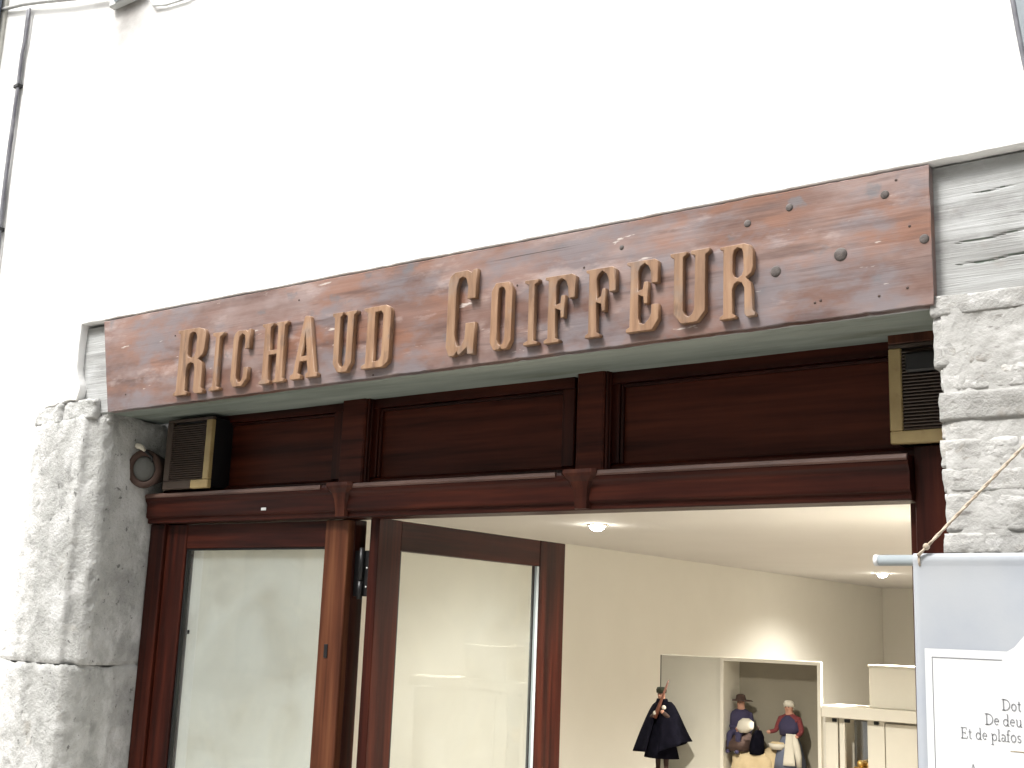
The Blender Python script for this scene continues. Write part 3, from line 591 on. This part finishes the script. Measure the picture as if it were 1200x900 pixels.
loft('coat', [(fx,fy,fz+.33,.045,.035),(fx-.004,fy,fz+.22,.060,.048),(fx-.006,fy,fz+.12,.082,.062),(fx-.004,fy,fz+.075,.092,.068)], NAVY, f1, n=28, wob=.04)
loft('collar', [(fx,fy-.004,fz+.332,.036,.032),(fx,fy-.006,fz+.348,.031,.028),(fx,fy-.006,fz+.360,.027,.025)], NAVY, f1)
gn = tube('gun', [(fx+.000,fy-.078,fz+.270),(fx+.022,fy-.080,fz+.320),(fx+.038,fy-.080,fz+.360),(fx+.075,fy-.078,fz+.455)], [.011,.010,.0065,.0040], GUN, f1)
dome('cuff', fx+.004, fy-.078, fz+.292, .013, WHITEC, f1, 1); dome('cuff', fx+.050, fy-.078, fz+.322, .011, WHITEC, f1, 1)
for sx in (-1,1): loft('shoe', [(fx+sx*.024,fy-.012,fz,.017,.030),(fx+sx*.024,fy-.012,fz+.012,.017,.030),(fx+sx*.024,fy-.004,fz+.024,.012,.016)], GUN, f1)
# seated man with a broad hat
def boulder(x0, x1, y0, y1, z0, z1, parent, sd):
    bm = bmesh.new(); bmesh.ops.create_icosphere(bm, subdivisions=3, radius=1)
    for q in bm.verts:
        c = Vector([math.copysign(abs(k_)**.62, k_) for k_ in q.co]); c *= 1+fr3(*q.co, 1.6, sd)*.10
        q.co = Vector(((x0+x1)/2+c.x*(x1-x0)/2, (y0+y1)/2+c.y*(y1-y0)/2, max(z0, (z0+z1)/2+c.z*(z1-z0)/2)))
    return from_bm('boulder', bm, ROCK, parent, True)
rk = thing('model_rock', 'rounded tan model rock inside the niche under the seated figurine', 'rock', (-2.665, 5.675, .93))
boulder(-2.745, -2.51, 5.61, 5.76, .931, 1.105, rk, 3)
rk2 = thing('model_rock', 'yellowish rounded model rock standing between the two niche figurines', 'rock', (-2.52, 5.75, .93))
boulder(-2.60, -2.455, 5.65, 5.77, .931, 1.125, rk2, 9)
f2 = thing('figurine', 'seated figurine with a dark brimmed hat holding a pale bundle', 'figurine', (-2.705, 5.675, 1.09))
V, s = figure(f2, -2.705, 5.695, 1.085, .34, (((.08,-.30,1.05-.47),(-.22,-.12,1.10-.47)),((.26,-.26,1.08-.47),(.30,-.10,1.12-.47))), seat=True, cloth=INDIGO, lean=.02)
H_ = V[5]
loft('hat', [(H_[0]+.008,H_[1],H_[2]-.003,.044,.040),(H_[0]+.006,H_[1],H_[2]+.002,.040,.036),(H_[0],H_[1],H_[2]+.004,.022,.021),(H_[0],H_[1],H_[2]+.024,.018,.017),(H_[0],H_[1],H_[2]+.029,.008,.008)], BROWNC, f2)
loft('jacket', [(-2.705,5.690,1.17,.045,.038),(-2.705,5.690,1.22,.050,.040),(-2.703,5.690,1.265,.046,.036),(-2.703,5.690,1.285,.026,.024)], INDIGO, f2, wob=.04)
loft('bundle', [(-2.665,5.627,1.185,.018,.016),(-2.660,5.625,1.205,.036,.022),(-2.655,5.625,1.235,.032,.022),(-2.655,5.627,1.250,.014,.012)], WHITEC, f2, wob=.06)
loft('breeches', [(-2.700,5.655,1.10,.058,.055),(-2.700,5.655,1.14,.056,.050),(-2.703,5.685,1.18,.042,.036)], BROWNC, f2, wob=.05)
f2.scale = (1.22,1.1,1.05)
# black bag and woman with white bonnet
bgk = thing('black_sack', 'small black sack beside the seated figurine', 'sack', (-2.595, 5.635, 1.10))
loft('sack', [(-2.60,5.645,1.090,.036,.030),(-2.598,5.645,1.13,.036,.032),(-2.592,5.645,1.175,.030,.028),(-2.588,5.645,1.205,.014,.013)], NAVY, bgk, wob=.08)
tube('tie', [(-2.590,5.645,1.200),(-2.586,5.645,1.215),(-2.592,5.643,1.226)], .004, BROWNC, bgk)
f3 = thing('figurine', 'standing figurine in white bonnet, dark bodice with red sleeves and blue skirt', 'figurine', (-2.435, 5.675, .93))
V, s = figure(f3, -2.440, 5.685, .985, .355, (((-.42,-.20,1.06),(-.28,-.06,1.10)),((.20,-.24,.98),(.27,-.06,1.12))), cloth=REDC)
H_ = V[5]
loft('bonnet', [(H_[0],H_[1]+.006,H_[2]-.010,.022,.020),(H_[0],H_[1]+.004,H_[2]+.006,.024,.022),(H_[0],H_[1]+.002,H_[2]+.018,.017,.016),(H_[0],H_[1],H_[2]+.022,.006,.006)], WHITEC, f3)
loft('skirt', [(-2.440,5.685,1.195,.030,.026),(-2.442,5.685,1.15,.046,.040),(-2.443,5.685,1.08,.062,.052),(-2.443,5.685,1.03,.068,.056)], BLUEC, f3, n=28, wob=.05)
loft('bodice', [(-2.440,5.685,1.19,.044,.034),(-2.441,5.685,1.235,.050,.036),(-2.440,5.685,1.265,.040,.030),(-2.440,5.682,1.285,.018,.018)], INDIGO, f3, wob=.04)
def apron_pt(a, t):
    an = -math.pi/2+.25+(a-.5)*.75; return (-2.437+math.cos(an)*(.034+.032*t), 5.685+math.sin(an)*(.034+.028*t)-.004, 1.20-.145*t)
c = surf('apron', 10, 8, apron_pt, WHITEC, f3); md = c.modifiers.new('t', 'SOLIDIFY'); md.thickness = .002
loft('shoes_base', [(-2.440,5.675,.931,.05,.05),(-2.440,5.675,.985,.045,.045)], GUN, f3)
tube('scarf', [(-2.407,5.645,1.20),(-2.397,5.640,1.15),(-2.387,5.638,1.10),(-2.385,5.640,1.05)], [.008,.016,.014,.010], WHITEC, f3)
f3.scale = (1.2,1.1,1.0)
bk = thing('white_tray', 'pale shallow basket on the rock before the bonneted figurine', 'basket', (-2.48, 5.655, 1.13))
loft('tray', [(-2.490,5.650,1.122,.030,.022),(-2.488,5.650,1.135,.044,.030),(-2.488,5.650,1.150,.050,.034)], WHITEC, bk, wob=.03)
loft('filling', [(-2.488,5.650,1.149,.044,.029),(-2.488,5.650,1.158,.032,.022)], ROCK, bk, wob=.06)

# ------------------------------------------------------------------ hanging banner on the rubble pier
bn = thing('banner', 'pale blue cloth banner with a white text panel hanging by a rope', 'banner', (-.45, 2.94, .6))
tube('rod', [(-1.030,2.94,1.8475),(.13,2.94,1.8475)], .0135, GREYROD, bn, 16)
tube('rod_cap', [(-1.036,2.94,1.8475),(-1.0255,2.94,1.8475)], .0142, PRINT, bn, 16); tube('rod_cap', [(.1255,2.94,1.8475),(.136,2.94,1.8475)], .0142, PRINT, bn, 16)
def cloth_pt(s, t):
    x = -.938+.976*s
    path = [(2.9575,1.835),(2.9575,1.853),(2.949,1.8632),(2.94,1.8645),(2.931,1.8632),(2.9245,1.856),(2.9235,1.8475),(2.926,1.832),(2.931,.62)]
    if t < .5: p = polyline_at(path[:8], t*2); y, z = p.x, p.y
    else: k = (t-.5)*2; y, z = 2.926+.002*k, 1.832-1.212*k
    if t > .5: y += .003*math.sin(x*19+z*3)*min(1, (1.832-z)*4)
    return (x, y, z)
c = surf('cloth', 60, 60, cloth_pt, CLOTH, bn); md = c.modifiers.new('t', 'SOLIDIFY'); md.thickness = .001; md.offset = -1
crest = [(-.914,.66),(-.914,1.640),(-.728,1.640),(-.712,1.650),(-.690,1.676),(-.655,1.688),(-.55,1.70),(-.45,1.76),(-.35,1.70),(-.245,1.688),(-.210,1.676),(-.188,1.650),(-.172,1.640),(.014,1.640),(.014,.66)]
pn = fill_poly('text_panel', [crest], 2.9195, 2.9212, PRINT, bn)
fw = .0016
fl = fill_poly('border_line', [[(-.898,.68),(-.898,1.6215),(-.74,1.6215),(-.74,1.6215-fw),(-.898+fw,1.6215-fw),(-.898+fw,.68)]], 2.9186, 2.9193, INK, bn)
# serif lettering drawn as strokes: glyph -> (advance, [(points, width)])
def arc(cx, cy, rx, ry, a0, a1, n=10): return [(cx+rx*math.cos(rad(a0+(a1-a0)*i/n)), cy+ry*math.sin(rad(a0+(a1-a0)*i/n))) for i in range(n+1)]
T, t_ = .11, .055
GL = {
 'D': (.80, [([(.17,0),(.17,1)],T), ([(.02,.02),(.32,.02)],t_), ([(.02,.98),(.32,.98)],t_), ([(.17,.97)]+arc(.30,.5,.42,.47,90,-90)+[(.17,.03)],.08)]),
 'E': (.70, [([(.17,0),(.17,1)],T), ([(.02,.02),(.60,.02),(.62,.24)],t_), ([(.02,.98),(.57,.98),(.58,.78)],t_), ([(.17,.52),(.44,.52)],t_), ([(.44,.40),(.44,.64)],t_)]),
 'A': (.80, [([(.12,.02),(.38,1)],t_), ([(.38,1),(.66,.02)],T), ([(.2,.34),(.56,.34)],t_), ([(0,.02),(.24,.02)],t_), ([(.52,.02),(.8,.02)],t_)]),
 'o': (.56, [(arc(.27,.32,.20,.30,0,360,16),.09)]),
 'e': (.50, [([(.08,.36),(.42,.36)]+arc(.25,.34,.18,.28,5,310,14),.075)]),
 't': (.38, [([(.17,.86),(.17,.14)]+arc(.26,.12,.09,.10,180,310,6),.09), ([(.03,.62),(.33,.62)],t_)]),
 'd': (.60, [([(.44,1.05),(.44,0)],.09), ([(.34,1.03),(.44,1.03)],t_), ([(.44,.02),(.56,.02)],t_), (arc(.25,.31,.19,.29,20,340,14),.08)]),
 'u': (.62, [([(.14,.62),(.14,.16)]+arc(.28,.17,.14,.15,180,330,6)+[(.44,.2)],.085), ([(.46,.62),(.46,0)],.09), ([(.04,.61),(.14,.61)],t_), ([(.36,.61),(.46,.61)],t_), ([(.46,.02),(.58,.02)],t_)]),
 'p': (.60, [([(.14,.62),(.14,-.36)],.09), ([(.03,.61),(.14,.61)],t_), ([(.02,-.35),(.28,-.35)],t_), (arc(.32,.31,.19,.29,160,-160,14),.08)]),
 'l': (.30, [([(.14,1.05),(.14,0)],.09), ([(.03,1.03),(.14,1.03)],t_), ([(.02,.02),(.27,.02)],t_)]),
 'a': (.50, [(arc(.22,.46,.16,.14,150,20,6)+[(.38,.42),(.38,.06),(.46,.02)],.085), (arc(.21,.17,.14,.15,60,360,12)+[(.37,.22)],.07)]),
 'f': (.36, [([(.14,0),(.14,.80)]+arc(.26,.84,.12,.17,180,40,6),.09), ([(.02,.62),(.32,.62)],t_), ([(.02,.02),(.28,.02)],t_)]),
 's': (.44, [(arc(.22,.46,.13,.14,30,250,8)+arc(.21,.17,.15,.15,80,-150,8),.075)]),
 ' ': (.30, [])}
def write(txt, x, z, h, adv=1.0):
    bm = bmesh.new()
    for ch in txt:
        w_, st = GL[ch]
        for pts, wd in st:
            P_ = [Vector((x+a*h, z+b*h)) for a, b in pts]; lf, rt = [], []
            for i, q in enumerate(P_):
                d = (P_[min(i+1, len(P_)-1)]-P_[max(0, i-1)]); d = d.normalized() if d.length else Vector((1,0)); n = Vector((-d.y, d.x))*wd*h/2
                lf.append(bm.verts.new((q.x+n.x, 2.9189, q.y+n.y))); rt.append(bm.verts.new((q.x-n.x, 2.9189, q.y-n.y)))
            for i in range(len(P_)-1): bm.faces.new((lf[i], lf[i+1], rt[i+1], rt[i]))
        x += w_*h*adv
    o = from_bm('text_line', bm, INK, bn); md = o.modifiers.new('t', 'SOLIDIFY'); md.thickness = .0004; return x
write('Dot', -.745, 1.510, .0245); write('De deu', -.783, 1.476, .0245); write('Et de plafos', -.838, 1.442, .0245, .98); write('A', -.822, 1.362, .0245)
fill_poly('rule', [[(-.73,1.4215),(-.73,1.4228),(-.5,1.4228),(-.5,1.4215)]], 2.9186, 2.9193, BRASS, bn)
rp = thing('rope', 'thin twisted hemp rope tied to the banner rod', 'rope', (-.45, 2.96, 2.35))
def strand(a, b, n=60):
    a, b = Vector(a), Vector(b); out = []
    for ph in (0, math.pi):
        q = [a.lerp(b, i/n)+Vector((math.cos(i*1.1+ph)*.0022, math.sin(i*1.1+ph)*.0022, math.sin(i*1.1+ph)*.0008)) for i in range(n+1)]; out.append(q)
    return out
for e in ((-.922,2.918,1.858),(.022,2.918,1.858)):
    for q in strand(e, (-.45,2.975,2.352)): tube('strand', q, .0030, ROPE, rp, 6)
    sx = 1 if e[0] < -.4 else -1
    dome('knot', e[0]+.019*sx, 2.921, e[2]+.021, .0085, ROPE, rp, 1); 
    tube('loop', [(e[0],2.94+.0185*math.cos(a),1.8475+.0185*math.sin(a)) for a in [k*2*math.pi/12 for k in range(13)]], .0032, ROPE, rp, 6)
hk = tube('wall_hook', [(-.45,3.06,2.345),(-.45,2.98,2.345),(-.45,2.965,2.350),(-.45,2.962,2.362)], .005, IRON); tag(hk, 'iron hook in the rubble pier holding the banner rope', 'hook')

# ------------------------------------------------------------------ cables, box and awning cloth high on the wall
cbx = thing('cable_bundle', 'dark grey cable bundle clipped up the plaster at the building edge', 'cable', (-5.34, 2.99, 0))
for k in range(3):
    tube('cable', [(-5.340+.010*(k-1)+.022*nz3(0,k*3,z*.35,4,k)+(.010 if z > 4.4 else 0), 2.988-.003*k, z) for z in [round(.3+.06*i,2) for i in range(73)]], .0068, CABLE, cbx, 8)
for z in (1.95,2.70,3.454,4.204): box('clip', -5.362, -5.318, 2.972, 3.001, z-.010, z+.010, BLACK, cbx, .003)
wc = tube('slack_cable', [(-5.62,2.985,4.70),(-5.37,2.975,4.655),(-5.2,2.97,4.615),(-4.95,2.97,4.555),(-4.68,2.975,4.495),(-4.60,2.98,4.47)], .0095, plain('pale_grey_sheath', (.40,.40,.39), .6)); tag(wc, 'pale grey cable sloping across the white plaster to a small box', 'cable')
jb = thing('junction_box', 'pale junction box high on the white plaster', 'box', (-4.52, 2.97, 4.40))
box('case', -4.61, -4.36, 2.965, 3.001, 4.405, 4.58, PALE, jb, .008); box('lid', -4.56, -4.42, 2.955, 2.9655, 4.42, 4.56, plain('pale_blue_lid', (.45,.54,.58), .5), jb, .005)
w2 = tube('wire', [(-4.339,2.975,4.41),(-4.29,2.985,4.333),(-4.20,2.988,4.312),(-4.06,2.988,4.300),(-3.6,2.988,4.40),(-3.1,2.988,4.62),(-2.9,2.988,4.9)], .0055, PALE); tag(w2, 'thin grey wire drooping to the right of the junction box', 'wire')
aw = thing('awning_valance', 'hanging corner of grey awning cloth above the timber lintel', 'awning', (-.45, 2.7, 3.1))
def aw_pt(s, t):
    z = 3.75-1.0*t; x = -.597+.17*(3.116-z)+.012*math.sin(z*6)+.75*s
    return (x, 2.70+.018*math.sin(s*26+t)*(.3+t*.7), z)
c = surf('cloth', 60, 24, aw_pt, GREYCLOTH, aw); md = c.modifiers.new('t', 'SOLIDIFY'); md.thickness = .003
tube('hem_cord', [aw_pt(0, i/20) for i in range(21)], .006, CABLE, aw)
tube('bar', [(-.74,2.70,3.752),(.2,2.70,3.752)], .012, IRON, aw); tube('arm', [(-.55,2.70,3.752),(-.55,3.02,3.752)], .010, IRON, aw); tube('arm', [(.1,2.70,3.752),(.1,3.02,3.752)], .010, IRON, aw)

# ------------------------------------------------------------------ neighbour on the left and houses across the street
nb = thing('neighbour_building', 'grey stone neighbouring building edge with a blue grey shutter', 'building', (-7, 3.3, 0))
box('wall', -11, -5.562, 2.985, 3.5, 0, 7.5, mat('cream_render', [(.50,.49,.44),(.62,.61,.56)], ns=4, rough=.9, bump=.6, bs=30, layers=[((.25,.25,.25),(1,1,1),6,.5,.65,.7)]), nb, .004)
zz = 0
while zz < 4.4:
    h = random.uniform(.22,.36); rubble('quoin', -5.95 if random.random() < .5 else -5.8, -5.575, 2.95, 3.0, zz, zz+h-.012, STONE_N, nb, zz*3, .008, 4, .012); zz += h
box('shutter', -6.2, -5.575, 2.93, 2.975, 4.50, 6.2, SHUTTER, nb, .004)
op = thing('building', 'tall plastered house across the street behind the viewer', 'building', (-1, -5, 0))
box('wall', -16, 12, -9, -3.6, 0, 8.0, mat('ochre_render', [(.50,.48,.43),(.60,.58,.52)], ns=2, rough=.9, bump=.3), op, 0)
box('cornice', -16.1, 12.1, -9.1, -3.35, 8.001, 8.25, STONE_R, op, .03)
for i in range(9):
    for j in range(2):
        x, z = -14.5+i*2.9, 1.0+3.2*j
        wn = box('window', x, x+1.0, -3.605, -3.56, z, z+1.7, SHUTTER, op, .004)
        box('sill', x-.1, x+1.1, -3.60, -3.45, z-.1, z-.002, STONE_R, op, .008)
for o in bpy.data.objects:
    if '_w' in o: del o['_w']
